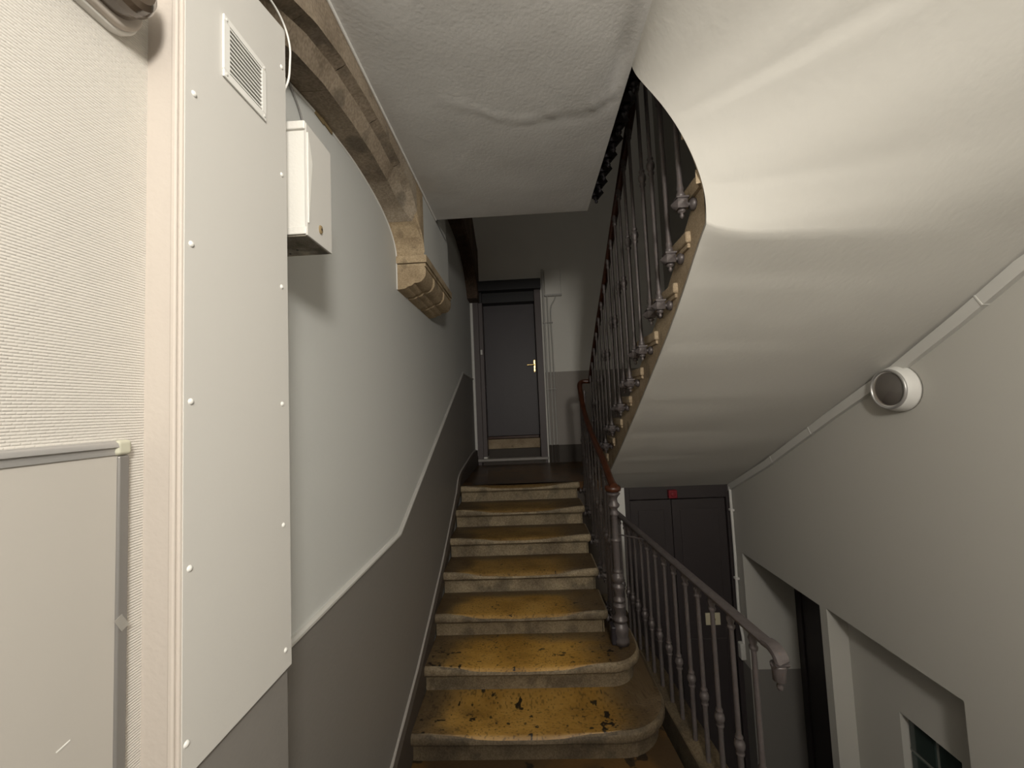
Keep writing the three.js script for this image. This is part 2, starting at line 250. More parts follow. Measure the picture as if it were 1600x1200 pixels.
// ---------------------------------------------------------------- stone arch on the left wall
{
  const intr = [[-2.112, 0.852], [-2.10, 0.885], [-2.07, 0.93], [-2.01, 0.975], [-1.90, 1.018], [-1.75, 1.045], [-1.55, 1.058], [-1.35, 1.05], [-1.15, 1.025], [-1.0, 0.985], [-0.88, 0.93], [-0.80, 0.87], [-0.76, 0.80]];
  const h0 = (z) => lerpTable(intr, z);
  const arch = thing('stone_arch', 'pale stone arch with moulded edge over the white box, resting on a carved bracket', 'arch', [-0.6, 0.68, -1.5]);
  const section = (z) => {
    const h = h0(z), k = smooth(-2.09, -1.85, z), xe = mix(-0.528, -0.585, k), d = mix(0.004, 0.055, k), top = CEIL + 0.019;
    const gx = mix(-0.526, -0.556, k);
    return [[XL, h], [xe, h], [gx, h + d], [gx - 0.006, h + d + 0.005], [gx + 0.004, h + d + 0.012], [-0.525, h + d + 0.025], [-0.525, top], [XL, top]];
  };
  const cuts = [-2.112, -1.985, -1.72, -1.45, -1.18, -0.95, -0.762];
  for (let c = 0; c < cuts.length - 1; c++) {
    const a = cuts[c] + 0.0008, b = cuts[c + 1] - 0.0008, n = 8, secs = [];
    for (let i = 0; i <= n; i++) { const z = mix(a, b, i / n); secs.push(section(z).map(([x, y]) => [x, y, z])); }
    const pos = [], ix = [], k = secs[0].length;
    secs.forEach((s) => s.forEach((p) => pos.push(...p)));
    for (let i = 0; i < n; i++) for (let q = 0; q < k; q++) { const A = i * k + q, B = i * k + (q + 1) % k; ix.push(A, A + k, B, B, A + k, B + k); }
    for (let q = 1; q < k - 1; q++) { ix.push(0, q, q + 1); const o = n * k; ix.push(o, o + q + 1, o + q); }
    let g = new THREE.BufferGeometry(); g.setAttribute('position', new THREE.Float32BufferAttribute(pos, 3)); g.setIndex(ix); g.setAttribute('uv', new THREE.Float32BufferAttribute(new Float32Array(pos.length / 3 * 2), 2));
    part('voussoir', toCreasedNormals(g, 0.5), c === 0 ? M.stoneCream : c === 1 ? M.stone : M.stoneGrey, arch);
  }
  // carved bracket: fillets over an ovolo, cut into three rolls along its length
  const br = part('bracket', [rbox(XL, -0.512, 0.81, 0.852, -2.838, -2.10, 0.003), rbox(XL, -0.518, 0.788, 0.806, -2.83, -2.104, 0.002)], M.stoneCream, arch);
  const prof = [[XL, 0.792], [-0.527, 0.792], [-0.520, 0.778], [-0.518, 0.758], [-0.521, 0.738], [-0.530, 0.720], [-0.545, 0.706], [-0.563, 0.700], [-0.585, 0.699], [-0.592, 0.690], [-0.603, 0.684], [-0.622, 0.681], [-0.630, 0.673], [-0.648, 0.669], [XL, 0.666]];
  const roll = (z0, z1) => { const s = new THREE.Shape(prof.map((p) => new THREE.Vector2(...p))); const g = new THREE.ExtrudeGeometry(s, { depth: z1 - z0, bevelEnabled: false }); g.translate(0, 0, z0); return toCreasedNormals(g, 0.6); };
  for (const [a, b] of [[-2.27, -2.106], [-2.55, -2.31], [-2.82, -2.59]]) part('carved_roll', roll(a, b), M.stoneCream, br);
  const inner = roll(-2.8, -2.12); inner.translate(-0.018, 0.012, 0); part('bracket_core', inner, M.stoneCream, br);
}
structure('wall_left_pier', [box(XL, -0.527, 0.853, 1.21, -2.81, -2.113), box(XL, -0.527, 1.2, TOP, -2.76, -2.421)], M.wall);
{ // the second, shaded arch further along
  const arch2 = thing('stone_arch', 'dark brown stone arch in shadow above the upper landing, left of the far door', 'arch', [-0.62, 1.4, -4.0]);
  const lo = [[-2.76, 1.20], [-2.78, 1.35], [-2.88, 1.52], [-3.05, 1.65], [-3.35, 1.77], [-3.7, 1.82], [-4.05, 1.81], [-4.35, 1.75], [-4.55, 1.66], [-4.70, 1.52], [-4.78, 1.40], [-4.80, 1.36]];
  const hi = [[ZF, 1.36], [ZF, 2.06], [-4.9, 2.12], [-4.6, 2.3], [-4.2, 2.5], [-3.6, 2.6], [-2.76, 2.6]];
  const pts = [...lo, ...hi];
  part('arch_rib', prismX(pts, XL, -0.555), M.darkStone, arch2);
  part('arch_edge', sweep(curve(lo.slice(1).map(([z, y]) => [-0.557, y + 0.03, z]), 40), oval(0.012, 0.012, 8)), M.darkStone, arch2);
}

// ---------------------------------------------------------------- lower staircase
function treadMap(k, wear, s) {        // ochre floor paint, rubbed to grey-brown at the ends and chipped to black
  return texture(512, 160, (u, v) => {
    const n = fbm(u * 0.9, v * 0.4, 8, s, 5), g = vnoise(u, v, 90, s + 3) * 0.05;
    const side = smooth(0.03, 0.24, u + (n - 0.5) * 0.18) * (1 - smooth(0.66, 0.88, u + (n - 0.5) * 0.18)), back = 1 - smooth(0.62, 0.95, v + (n - 0.5) * 0.3);
    const o = clamp(side * back * (0.75 + 0.5 * n)) * k, chip = smooth(0.665, 0.70, fbm(u, v * 0.35, 44, s + 13, 4) * 0.75 + 0.25 * fbm(u, v * 0.35, 7, s + 17, 2) + wear * 0.09 * (1 - 1.5 * Math.abs(v - 0.35)));
    const ochre = [0.64, 0.49, 0.225], dirt = [0.335, 0.275, 0.195];
    const fleck = smooth(0.74, 0.8, vnoise(u * 1, v * 0.4, 160, s + 21)) * 0.25;
    return [0, 1, 2].map((i) => (mix(dirt[i], ochre[i], o) + (n - 0.45) * 0.16 - g) * (1 - 0.78 * chip) * (1 - fleck));
  }, true, false);
}
const treadMats = [0.35, 0.42, 0.5, 0.62, 0.85, 1.0, 0.9].map((k, i) => std({ map: treadMap(k, i > 4 ? 0.75 : 0.15, 100 + i * 7), roughness: 0.5, bumpMap: rep(plasterBump, 1), bumpScale: 0.002 }));
const stairs = thing('stone_staircase', 'worn stone stairs painted ochre rising to the dark door at the far end', 'staircase', [-0.1, FLOOR, -2.9]);
for (let n = 0; n < 7; n++) {
  const t = LAND - n * RISE, zf = ZTOP + n * TREAD, zb = n === 0 ? zf - 0.06 : n === 6 ? zf - 0.64 : n === 5 ? zf - 0.36 : zf - TREAD - 0.02;
  const xr = n === 6 ? 0.665 : n === 5 ? 0.60 : 0.45, rc = n === 6 ? 0.27 : n === 5 ? 0.20 : 0.025, xl = XL + 0.03;
  // plan of the nosing: along the front, round the corner, back along the open end
  const P = [];
  const N1 = 40;
  for (let i = 0; i <= N1; i++) P.push([mix(xl, xr - rc, i / N1), zf, 0, 1]);
  for (let i = 1; i <= 10; i++) { const a = i / 10 * Math.PI / 2; P.push([xr - rc + rc * Math.sin(a), zf - rc + rc * Math.cos(a), Math.sin(a), Math.cos(a)]); }
  for (let i = 1; i <= 8; i++) P.push([xr, mix(zf - rc, zb, i / 8), 1, 0]);
  const xc = -0.1, worn = (x) => Math.pow(clamp(1 - ((x - xc) / 0.50) ** 2), 1.2) * (0.75 + 0.5 * hash(n, 3, 5));
  const dip = (x, z, y) => -0.024 * worn(x) * Math.exp(-Math.max(0, zf - z) / 0.07) * clamp((y + 0.05) / 0.045);
  const at = ([x, z, nx, nz], o, y) => { const X = x + nx * o, Z = z + nz * o, w = worn(X) * (nz > 0.9 ? 1 : 0) * clamp((y + 0.045) / 0.04) * 0.006; return [X, t + y + dip(X, Z, y) + 0.004 * (wob(X, y + n, 14, 55) - 0.42), Z - w]; };
  const prof = [[-0.038, -RISE - 0.004], [-0.036, -0.075], [-0.031, -0.066], [-0.018, -0.060], [-0.012, -0.053], [-0.004, -0.050], [0, -0.044], [0, -0.018], [-0.003, -0.009], [-0.009, -0.003], [-0.016, 0]];
  const rg = grid(P.length - 1, prof.length - 1, (i, j) => at(P[i], prof[j][0], prof[j][1]));
  const core = [box(xl, xr - (n < 5 ? 0.045 : 0.2), FLOOR - 0.01, t - 0.03, zf - 0.045, n < 5 ? zf - TREAD - 0.03 : zb + 0.1)];
  if (n === 0) core.length = 0, core.push(box(xl, 0.40, FLOOR, t - 0.03, -3.75, zf - 0.045));
  const st = part('step', [toCreasedNormals(rg, 0.9), ...core], n > 5 ? M.riserDark : n > 3 ? M.riserDim : M.riser, stairs);
  // tread paint: from just over the rounded edge to the back; in the worn middle it runs further down the front
  const rows = [[0.0006, -0.014], [-0.002, -0.0085], [-0.008, -0.002], [-0.016, 0.0012], [-0.03, 0.0014], [-0.06, 0.0014], [-0.10, 0.0014], [-0.16, 0.0014], [-1, 0.0014]];
  const tg = grid(P.length - 1, rows.length - 1, (i, j) => {
    const p = P[i], w = worn(p[0]) * (p[3] > 0.9 ? 1 : 0);
    let o = rows[j][0], y = rows[j][1]; if (j < 3) { o = mix(-0.016 - 0.004 * (3 - j) * 0, o, clamp(w * 1.3)); y = mix(0.0012, y, clamp(w * 1.3)); if (w < 0.02) { o = -0.016 + (3 - j) * 0.0001; } }
    let q = at(p, o, y);
    if (j > 3) { const f = at(p, -0.016, 0.0014), d = j === rows.length - 1 ? 9 : -o - 0.016, z = Math.max(zb, f[2] - d); q = [f[0], t + 0.0014 + dip(f[0], z, 0), z]; }
    return [q[0], q[1] + 0.0004, q[2], (q[0] - xl) / (n > 4 ? xr - xl : 1.13), clamp((zf - q[2]) / (TREAD + 0.02))];
  });
  part('tread', tg, treadMats[n], st, true);
}
// stone kerb along the open edge of the lower landing, to which the guard is fixed
{
  const kb = [[curbX(-3.7), FLOOR + 0.012, -3.72], [curbX(ZB), FLOOR + 0.012, ZB]];
  structure('trim_kerb', [sweep(kb, [[-0.10, -0.2], [0.03, -0.2], [0.034, 0.002], [0.028, 0.008], [-0.094, 0.008], [-0.10, 0.0]].map(([a, b]) => [a, b]))], M.riserDark);
}

// ---------------------------------------------------------------- upper staircase turning over to the right
const T2 = 0.275, nosing2 = (n) => -1.93 - (8 - n) * T2;
const inTab = [[-3.75, -0.79], [-3.25, -0.535], [-2.76, -0.267], [-2.32, -0.016], [-2.05, 0.145], [-1.84, 0.27], [-1.66, 0.387], [-1.51, 0.50], [-1.386, 0.61], [-1.37, 0.627]];
const outTab = [[-3.75, -0.79], [-3.13, -0.483], [-2.45, -0.105], [-2.0, 0.132], [-1.7, 0.313], [-1.475, 0.46], [-1.42, 0.50]];
const WELL = [0.54, -1.37, 0.11, 0.06];   // centre x, z and half axes of the rounded end of the well
const cubic = (t, x) => {               // smooth curve through a table (finite-difference Hermite)
  let i = 0; while (i < t.length - 2 && x > t[i + 1][0]) i++;
  const m = (k) => k <= 0 ? (t[1][1] - t[0][1]) / (t[1][0] - t[0][0]) : k >= t.length - 1 ? (t[k][1] - t[k - 1][1]) / (t[k][0] - t[k - 1][0]) : (t[k + 1][1] - t[k - 1][1]) / (t[k + 1][0] - t[k - 1][0]);
  const h = t[i + 1][0] - t[i][0], q = clamp((x - t[i][0]) / h), q2 = q * q, q3 = q2 * q;
  return (2 * q3 - 3 * q2 + 1) * t[i][1] + (q3 - 2 * q2 + q) * h * m(i) + (-2 * q3 + 3 * q2) * t[i + 1][1] + (q3 - q2) * h * m(i + 1);
};
// height of the soffit's inner edge over the distance run along it: the straight flight, then the half circle at the end of the well
const inRun = [...inTab.map(([z, h]) => [z - WELL[1], h]).slice(0, -1), [0, 0.627], [0.061, 0.732], [0.11, 0.835], [0.157, 0.940], [0.215, 1.05], [0.1 * Math.PI, CEIL]];
const innerAt = (s) => {               // s 0..1 straight part, 1..2 round the end of the well
  if (s <= 1) { const z = mix(-3.75, WELL[1], s); return [0.65, cubic(inRun, z - WELL[1]), z]; }
  const a = (s - 1) * Math.PI; return [WELL[0] + WELL[2] * Math.cos(a), cubic(inRun, a * 0.1), WELL[1] + WELL[3] * Math.sin(a)];
};
const outRun = [...outTab.slice(0, -1), [-1.2, 0.60], [-0.8, 0.80], [-0.4, 0.97], [0.0, 1.10], [0.5, 1.18], [1.0, CEIL], [ZB, CEIL]];
const outerAt = (s) => {
  if (s <= 1) { const z = mix(-3.75, WELL[1], s); return [XR, cubic(outRun, z), z]; }
  const c = innerAt(s), a = (s - 1) * Math.PI / 2, dx = Math.cos(a), dz = Math.sin(a), k = Math.min(dx > 1e-4 ? (XR - c[0]) / dx : 99, dz > 1e-4 ? (ZB - c[2]) / dz : 99);
  return [c[0] + dx * k, cubic(outRun, c[2] + dz * k), c[2] + dz * k];
};
const upper = thing('stone_staircase', 'upper flight of stone stairs with a smooth white plaster underside curving overhead', 'staircase', [1.2, LAND, -3.0]);
{
  const nu = 150, nv = 40;
  const sOf = (i) => i <= 90 ? i / 90 : 1 + (i - 90) / 60;
  const pt = (i, j, lift) => {
    const s = sOf(i), a = innerAt(s), b = outerAt(s), k = Math.pow(j / nv, 1.6);
    const x = mix(a[0], b[0], k), z = mix(a[2], b[2], k); let y = mix(a[1], b[1], k);
    const e = smooth(0, 0.03, k) * (1 - smooth(0.97, 1, k)) * smooth(0, 0.06, s) * (1 - smooth(1.85, 2, s));
    const step = s < 1 ? (z + 0.25 * (k - 0.5) * 0.3) / 0.55 : (WELL[1] / 0.55 + (s - 1) * 4);
    return [x, y + lift, z, e, step];
  };
  const H = [];                        // heights, eased where the straight flight passes into the winders
  for (let i = 0; i <= nu; i++) H.push(Array.from({ length: nv + 1 }, (_, j) => pt(i, j, 0)[1]));
  for (let q = 0; q < 160; q++) for (let j = 0; j <= nv; j++) { const w = mix(0.09, 0.75, smooth(0, 15, j)); for (let i = 1; i < nu; i++) H[i][j] = mix(H[i][j], (H[i - 1][j] + H[i + 1][j]) / 2, w); }
  const creases = [[1.5, 0.007, -0.05], [1.16, 0.004, 0], [1.02, -0.003, 0.05], [0.93, 0.005, 0], [0.79, 0.004, 0], [0.62, -0.004, 0], [0.45, 0.004, 0], [0.3, 0.004, 0], [0.17, -0.004, 0]];
  const bottom = grid(nu, nv, (i, j) => { const q = pt(i, j, 0), s = sOf(i); let c = 0; for (const [s0, a, t0] of creases) { const d = (s - s0 - t0 * (j / nv)) / 0.035; c += a * (d < 0 ? Math.exp(-d * d * 9) : Math.exp(-d * d * 0.7)) * smooth(1.0, 0.35, j / nv); } return [q[0], H[i][j] + q[3] * (c + 0.0022 * Math.sin(q[4] * 2 * Math.PI + 1.6 * Math.sin(q[0] * 2.3)) + 0.007 * (wob(q[0], q[2], 4, 15) - 0.45)), q[2]]; }), topg = grid(nu, 6, (i, j) => { const q = pt(i, Math.round(j / 6 * nv), 0.10); return q; });
  part('soffit', [bottom, topg, grid(nu, 1, (i, j) => { const q = pt(i, 0, 0); return [q[0], H[i][0] + j * 0.1, q[2]]; }), grid(nu, 1, (i, j) => pt(i, nv, j * 0.1)), grid(nv, 1, (i, j) => pt(0, i, j * 0.1))], M.soffit, upper, true);
  // open string: the stone edge seen between the soffit and the step ends
  part('stringer', [grid(nu, 1, (i, j) => { const q = innerAt(sOf(i)); q[1] = H[i][0]; const s = sOf(i); const d = s <= 1 ? [-1, 0] : [-Math.cos((s - 1) * Math.PI), -Math.sin((s - 1) * Math.PI)]; return [q[0] + d[0] * 0.004, q[1] + 0.006 + j * mix(0.17, 0.18, clamp(s - 1)), q[2] + d[1] * 0.004]; })], M.stepStone, upper);
  for (let n = 1; n <= 9; n++) {
    const t = LAND + 0.15 * n, z0 = n === 9 ? -1.655 : nosing2(n), z1 = n === 9 ? -1.50 : n === 8 ? -1.655 : z0 + T2;
    const s0 = lerpTable(inTab, z0) + 0.09, s1 = lerpTable(inTab, z1) + 0.09;
    part('step', [rbox(0.628, XR - 0.001, t - 0.045, t, z0 - 0.028, z1 + 0.01, 0.008), rbox(0.636, XR - 0.001, t - 0.062, t - 0.043, z0 - 0.014, z1, 0.004), prismX([[z0, Math.min(s0, t - 0.07)], [z0, t - 0.05], [z1, t - 0.05], [z1, Math.min(s1, t - 0.06)]], 0.648, XR - 0.001)], M.stepStone, upper);
  }
  const ang = [0.0, 0.2, 0.4, 0.62, 0.9];
  for (let n = 10; n <= 13; n++) {     // winding steps fanning round the end of the well
    const t = LAND + 0.15 * n, q = n - 10, pts = [];
    const inn = [], out = [];
    for (let k = 0; k <= 4; k++) { const s = 1 + mix(ang[q], ang[q + 1], k / 4); const c = innerAt(s), o = outerAt(s); const a = (s - 1) * Math.PI; inn.push([c[0] - 0.018 * Math.cos(a), c[2] - 0.018 * Math.sin(a)]); const L = Math.hypot(o[0] - c[0], o[2] - c[2]), e = Math.min(1, 0.06 / L); out.push([mix(c[0], o[0], e), mix(c[2], o[2], e)]); }
    if (q === 0) { inn.unshift([0.632, -1.528]); out.unshift([0.71, -1.528]); }
    const s = new THREE.Shape([...inn, ...out.reverse()].map(([x, z]) => new THREE.Vector2(x, -z)));
    const g = new THREE.ExtrudeGeometry(s, { depth: 0.05, bevelEnabled: false }); g.rotateX(-Math.PI / 2); g.translate(0, t - 0.05, 0);
    part('step', g, M.stepStone, upper);
  }
}

// ---------------------------------------------------------------- wrought iron balustrades
function balusterShape(L, r, knob = 0.5) {
  const k = L * knob, R = r * 1.0;
  return lathe([[0, 0], [r * 1.7, 0.004], [r * 1.9, 0.018], [r * 1.25, 0.03], [r * 1.55, 0.04], [r * 1.15, 0.055], [R * 1.05, 0.1], [R * 1.12, k - 0.045], [r * 1.6, k - 0.036], [r * 1.6, k - 0.028], [r * 1.25, k - 0.024], [r * 2.0, k - 0.008], [r * 2.1, k + 0.004], [r * 1.8, k + 0.016], [r * 1.2, k + 0.024], [r * 1.55, k + 0.030], [r * 1.5, k + 0.036], [R, k + 0.045], [R * 0.92, L - 0.07], [r * 1.5, L - 0.062], [r * 1.6, L - 0.052], [r * 1.1, L - 0.045], [r * 1.75, L - 0.022], [r * 1.3, L - 0.008], [r * 1.3, L]], 10);
}
function bossShape(side) {             // faceted square boss with a pyramid face, stub, ball and a small drop below; side = towards the stone
  const c = new THREE.BoxGeometry(0.034, 0.036, 0.036), py = new THREE.ConeGeometry(0.0255, 0.022, 4, 1).rotateY(Math.PI / 4).rotateZ(side > 0 ? Math.PI / 2 : -Math.PI / 2).translate(-side * 0.028, 0, 0);
  const pz = new THREE.ConeGeometry(0.0255, 0.018, 4, 1).rotateY(Math.PI / 4).rotateX(Math.PI / 2).translate(0, 0, 0.027);
  const stub = lathe([[0, 0.015], [0.012, 0.015], [0.012, 0.019], [0.008, 0.022], [0.008, 0.029], [0.017, 0.031], [0.022, 0.038], [0.023, 0.046], [0.019, 0.053], [0, 0.054]], 10).rotateZ(-Math.PI / 2 * side);
  const drop = lathe([[0, -0.052], [0.006, -0.049], [0.0085, -0.042], [0.005, -0.034], [0.013, -0.030], [0.015, -0.024], [0.011, -0.018], [0, -0.018]], 8);
  const cap = new THREE.BoxGeometry(0.044, 0.006, 0.044).translate(0, 0.021, 0);
  return join([c, py, pz, stub, drop, cap]);
}
const bossR = bossShape(1), bossL = bossShape(-1);
function baluster(parent, x, y, z, L, r, mat, boss, knob) {
  const o = origin(parent), m = new THREE.Mesh(join(balusterShape(L, r, knob)), mat); m.name = 'baluster'; m.position.set(x - o.x, y + E - o.y, z - o.z); add(m, parent);
  if (boss) { const b = new THREE.Mesh(boss, mat); b.name = 'boss'; b.position.set(0, -0.018, 0); add(b, m); }
  return m;
}
{ // railing of the upper flight
  const b = thing('stair_railing', 'tall dark iron balustrade with red-brown wooden handrail climbing beside the white curved soffit', 'railing', [0.605, -0.55, -3.4]);
  const rail = [[-3.76, 0.215], [-3.3, 0.575], [-2.86, 0.875], [-2.42, 1.19], [-1.9, 1.54], [-1.55, 1.80], [-1.40, 1.95]];
  const spots = [[-1.436, 0.712], [-1.58, 0.563], [-1.73, 0.412], [-1.855, 0.404], [-2.03, 0.258], [-2.16, 0.252], [-2.30, 0.107], [-2.434, 0.103], [-2.57, -0.035], [-2.69, -0.04], [-2.86, -0.185], [-2.995, -0.19], [-3.13, -0.335], [-3.265, -0.34], [-3.41, -0.485], [-3.545, -0.49], [-3.68, -0.60]];
  spots.forEach(([z, h], i) => baluster(b, 0.596, h + 0.018, z, lerpTable(rail, z) - h - 0.03, 0.0088, M.iron, bossR, 0.5 + 0.06 * (i % 2)));
  part('handrail', sweep(curve([...rail.map(([z, y]) => [0.602, y, z]), [0.585, 2.12, -1.33], [0.54, 2.25, -1.34]], 60), oval(0.021, 0.024, 12)), M.darkWood, b);
}
{ // railing of the lower flight with its newel
  const b = thing('stair_railing', 'low balustrade of the ochre stairs ending in a turned newel post with scrolled wooden handrail', 'railing', [0.503, LAND - 5 * RISE, -2.5]);
  const rail = [[0.503, -0.505, -2.46], [0.500, -0.485, -2.53], [0.500, -0.405, -2.70], [0.500, -0.245, -3.17], [0.500, -0.048, -3.56], [0.500, 0.08, -3.68], [0.503, 0.188, -3.75], [0.53, 0.212, -3.775], [0.602, 0.212, -3.77]];
  part('handrail', sweep(curve(rail, 60), oval(0.023, 0.021, 12)), M.wood, b);
  const rt = rail.slice(1, 7).map(([x, y, z]) => [z, y]).reverse();
  for (let n = 1; n <= 4; n++) for (const q of [0.07, 0.205]) {
    const z = ZTOP + n * TREAD - q, h = LAND - n * RISE - 0.075; if (z > -2.53) continue;
    baluster(b, 0.497, h + 0.018, z, lerpTable(rt, z) - h - 0.03, 0.0088, M.iron, bossL, 0.5);
  }
  for (const [z, y] of [[-2.66, LAND - 4 * RISE - 0.075]]) baluster(b, 0.497, y + 0.018, z - 0.09, lerpTable(rt, z) - y - 0.03, 0.0088, M.iron, bossL, 0.5);
  baluster(b, 0.497, LAND - 0.06, -3.72, 0.87, 0.0088, M.iron, bossL, 0.5); baluster(b, 0.545, LAND - 0.06, -3.775, 0.9, 0.0088, M.iron, bossL, 0.5);
  const y0 = LAND - 5 * RISE;
  const np = [[0, 0], [0.047, 0], [0.047, 0.03], [0.040, 0.04], [0.044, 0.06], [0.047, 0.085], [0.042, 0.11], [0.030, 0.12], [0.028, 0.13], [0.042, 0.135], [0.043, 0.15], [0.030, 0.157], [0.025, 0.175], [0.029, 0.2], [0.036, 0.22], [0.038, 0.228], [0.025, 0.236], [0.024, 0.245], [0.033, 0.25], [0.034, 0.262], [0.023, 0.27], [0.021, 0.285], [0.026, 0.305], [0.034, 0.33], [0.036, 0.34], [0.024, 0.35], [0.025, 0.36], [0.036, 0.372], [0.038, 0.39], [0.032, 0.406], [0.020, 0.414], [0.026, 0.42], [0.026, 0.43], [0.019, 0.437], [0.021, 0.46], [0.0225, 0.56], [0.0225, 0.60], [0.029, 0.606], [0.029, 0.616], [0.022, 0.622], [0.020, 0.70], [0.0185, 0.755], [0.027, 0.762], [0.029, 0.772], [0.022, 0.785], [0.021, 0.80], [0.033, 0.812], [0.036, 0.823], [0.024, 0.84], [0.022, 0.86], [0.030, 0.875], [0.040, 0.886], [0.042, 0.893], [0.026, 0.903], [0, 0.906]];
  const nw = part('newel_post', lathe(np, 24).translate(0.503, y0, -2.5), M.iron, b);
  part('newel_cap', lathe([[0, 0.9], [0.03, 0.9], [0.046, 0.908], [0.050, 0.922], [0.046, 0.936], [0.03, 0.945], [0, 0.947]], 24).translate(0.503, y0, -2.5), M.wood, nw);
  part('newel_foot', rbox(0.44, 0.475, y0 + 0.0, y0 + 0.11, -2.545, -2.47, 0.012), M.darkIron, nw);
}
{ // level guard along the open edge of the lower landing
  const b = thing('stair_railing', 'level iron guard with flat iron rail along the dark well at lower right', 'railing', [0.72, FLOOR, -2.4]);
  const gx = (z) => 0.686 + 0.0809 * (z + 3.24), HR = -0.885;
  const zs = [-3.23, -3.095, -3.005, -2.9, -2.775, -2.66, -2.535, -2.405, -2.28, -2.145, -2.02, -1.89, -1.745, -1.60];
  for (const z of zs) baluster(b, gx(z), FLOOR - 0.19, z, HR - FLOOR + 0.18, 0.0105, M.iron, null, 0.49);
  part('rail', sweep([[gx(-3.72), HR, -3.72], [gx(-2.6), HR, -2.6], [gx(-1.50), HR, -1.50]], [[-0.021, -0.009], [0.021, -0.009], [0.024, -0.002], [0.024, 0.003], [0.015, 0.010], [-0.015, 0.010], [-0.024, 0.003], [-0.024, -0.002]]), M.iron, b);
  const x = gx(-1.47);
  part('rail_scroll', [sweep(curve([[gx(-1.52), HR, -1.52], [x, HR + 0.002, -1.485], [x + 0.002, HR - 0.012, -1.455], [x + 0.003, HR - 0.036, -1.448], [x + 0.002, HR - 0.05, -1.462]], 16), [[-0.024, -0.008], [0.024, -0.008], [0.026, 0], [0.022, 0.010], [-0.022, 0.010], [-0.026, 0]])], M.iron, b);
  part('end_finial', lathe([[0, -0.135], [0.008, -0.13], [0.011, -0.118], [0.006, -0.105], [0.021, -0.098], [0.023, -0.06], [0.026, -0.05], [0.026, -0.044], [0.018, -0.038], [0, -0.036]], 14).translate(x, HR, -1.465), M.iron, b);
  part('tie_bar', rod([0.503, -0.80, -2.5], [gx(-2.66), HR - 0.012, -2.66], 0.0045), M.iron, b);
}
{ // guard of the landing above: only its bosses show along the ceiling's edge
  const b = thing('stair_railing', 'row of black iron bosses hanging along the right edge of the landing ceiling overhead', 'railing', [0.47, 1.2, -1.95]);
  for (let i = 0; i < 8; i++) { const z = -1.50 - i * 0.122; const m = baluster(b, 0.474, 1.29, z, 0.86, 0.010, M.darkIron, bossL, 0.5); m.children[0].scale.setScalar(1.25); }
  part('rail', sweep([[0.474, 2.17, -1.45], [0.474, 2.17, -2.40]], oval(0.022, 0.02, 10)), M.darkWood, b);
  part('bottom_bar', rbox(0.462, 0.486, 1.30, 1.315, -2.40, -1.44, 0.003), M.darkIron, b);
}

// ---------------------------------------------------------------- far door up on the landing
{
  const d = thing('door_1', 'tall dark painted door with brass handle at the top of the stairs', 'door', [-0.19, LAND, ZF]); d.userData = { kind: 'structure', label: d.userData.label };
  part('door_frame', [rbox(-0.645, -0.575, LAND, 1.40, ZF - 0.02, ZF + 0.035), rbox(-0.575, -0.525, LAND + 0.1, 1.40, ZF - 0.18, ZF + 0.012), rbox(0.15, 0.232, LAND, 1.50, ZF - 0.18, ZF + 0.03)], M.doorFrame, d);
  part('door_head', [rbox(-0.645, 0.24, 1.49, 1.62, ZF - 0.02, ZF + 0.10, 0.008), rbox(-0.53, 0.15, 1.36, 1.5, ZF - 0.18, ZF - 0.02), rbox(-0.645, -0.525, 1.36, 1.5, ZF - 0.02, ZF + 0.03)], M.black, d);
  const leaf = part('door_leaf', [rbox(-0.555, 0.16, -0.37, 1.40, ZF - 0.21, ZF - 0.17)], M.door, d);
  part('weather_bar', rbox(-0.535, 0.14, -0.405, -0.372, ZF - 0.185, ZF - 0.145, 0.006), M.wood, leaf);
  const hp = part('handle', [rbox(0.110, 0.132, 0.45, 0.61, ZF - 0.171, ZF - 0.164, 0.003), rod([0.12, 0.545, ZF - 0.17], [0.12, 0.545, ZF - 0.125], 0.009), rod([0.125, 0.545, ZF - 0.125], [0.02, 0.543, ZF - 0.122], 0.008), rbox(0.11, 0.13, 0.455, 0.50, ZF - 0.168, ZF - 0.150, 0.004)], M.brass, leaf); hp.userData.label = 'brass lever handle';
  const lt = part('latch', rbox(-0.566, -0.540, 0.685, 0.750, ZF + 0.005, ZF + 0.03, 0.004), M.white, d); lt.userData.label = 'small white latch';
  const sill = part('sill', [rbox(-0.53, 0.15, -0.535, -0.41, ZF - 0.24, ZF - 0.155, 0.006)], M.stepStone, d); sill.userData.label = 'pale stone step under the door';
  part('threshold', rbox(-0.645, 0.24, -0.668, -0.635, ZF - 0.05, ZF + 0.06, 0.01), M.bead, d);
  part('dark_riser', [box(-0.60, 0.2, LAND, -0.668, ZF - 0.05, ZF + 0.035), box(-0.53, 0.15, LAND, -0.535, ZF - 0.24, ZF - 0.19)], M.skirting, d);  // dark faces below the threshold and for the dark gap under the sill
}
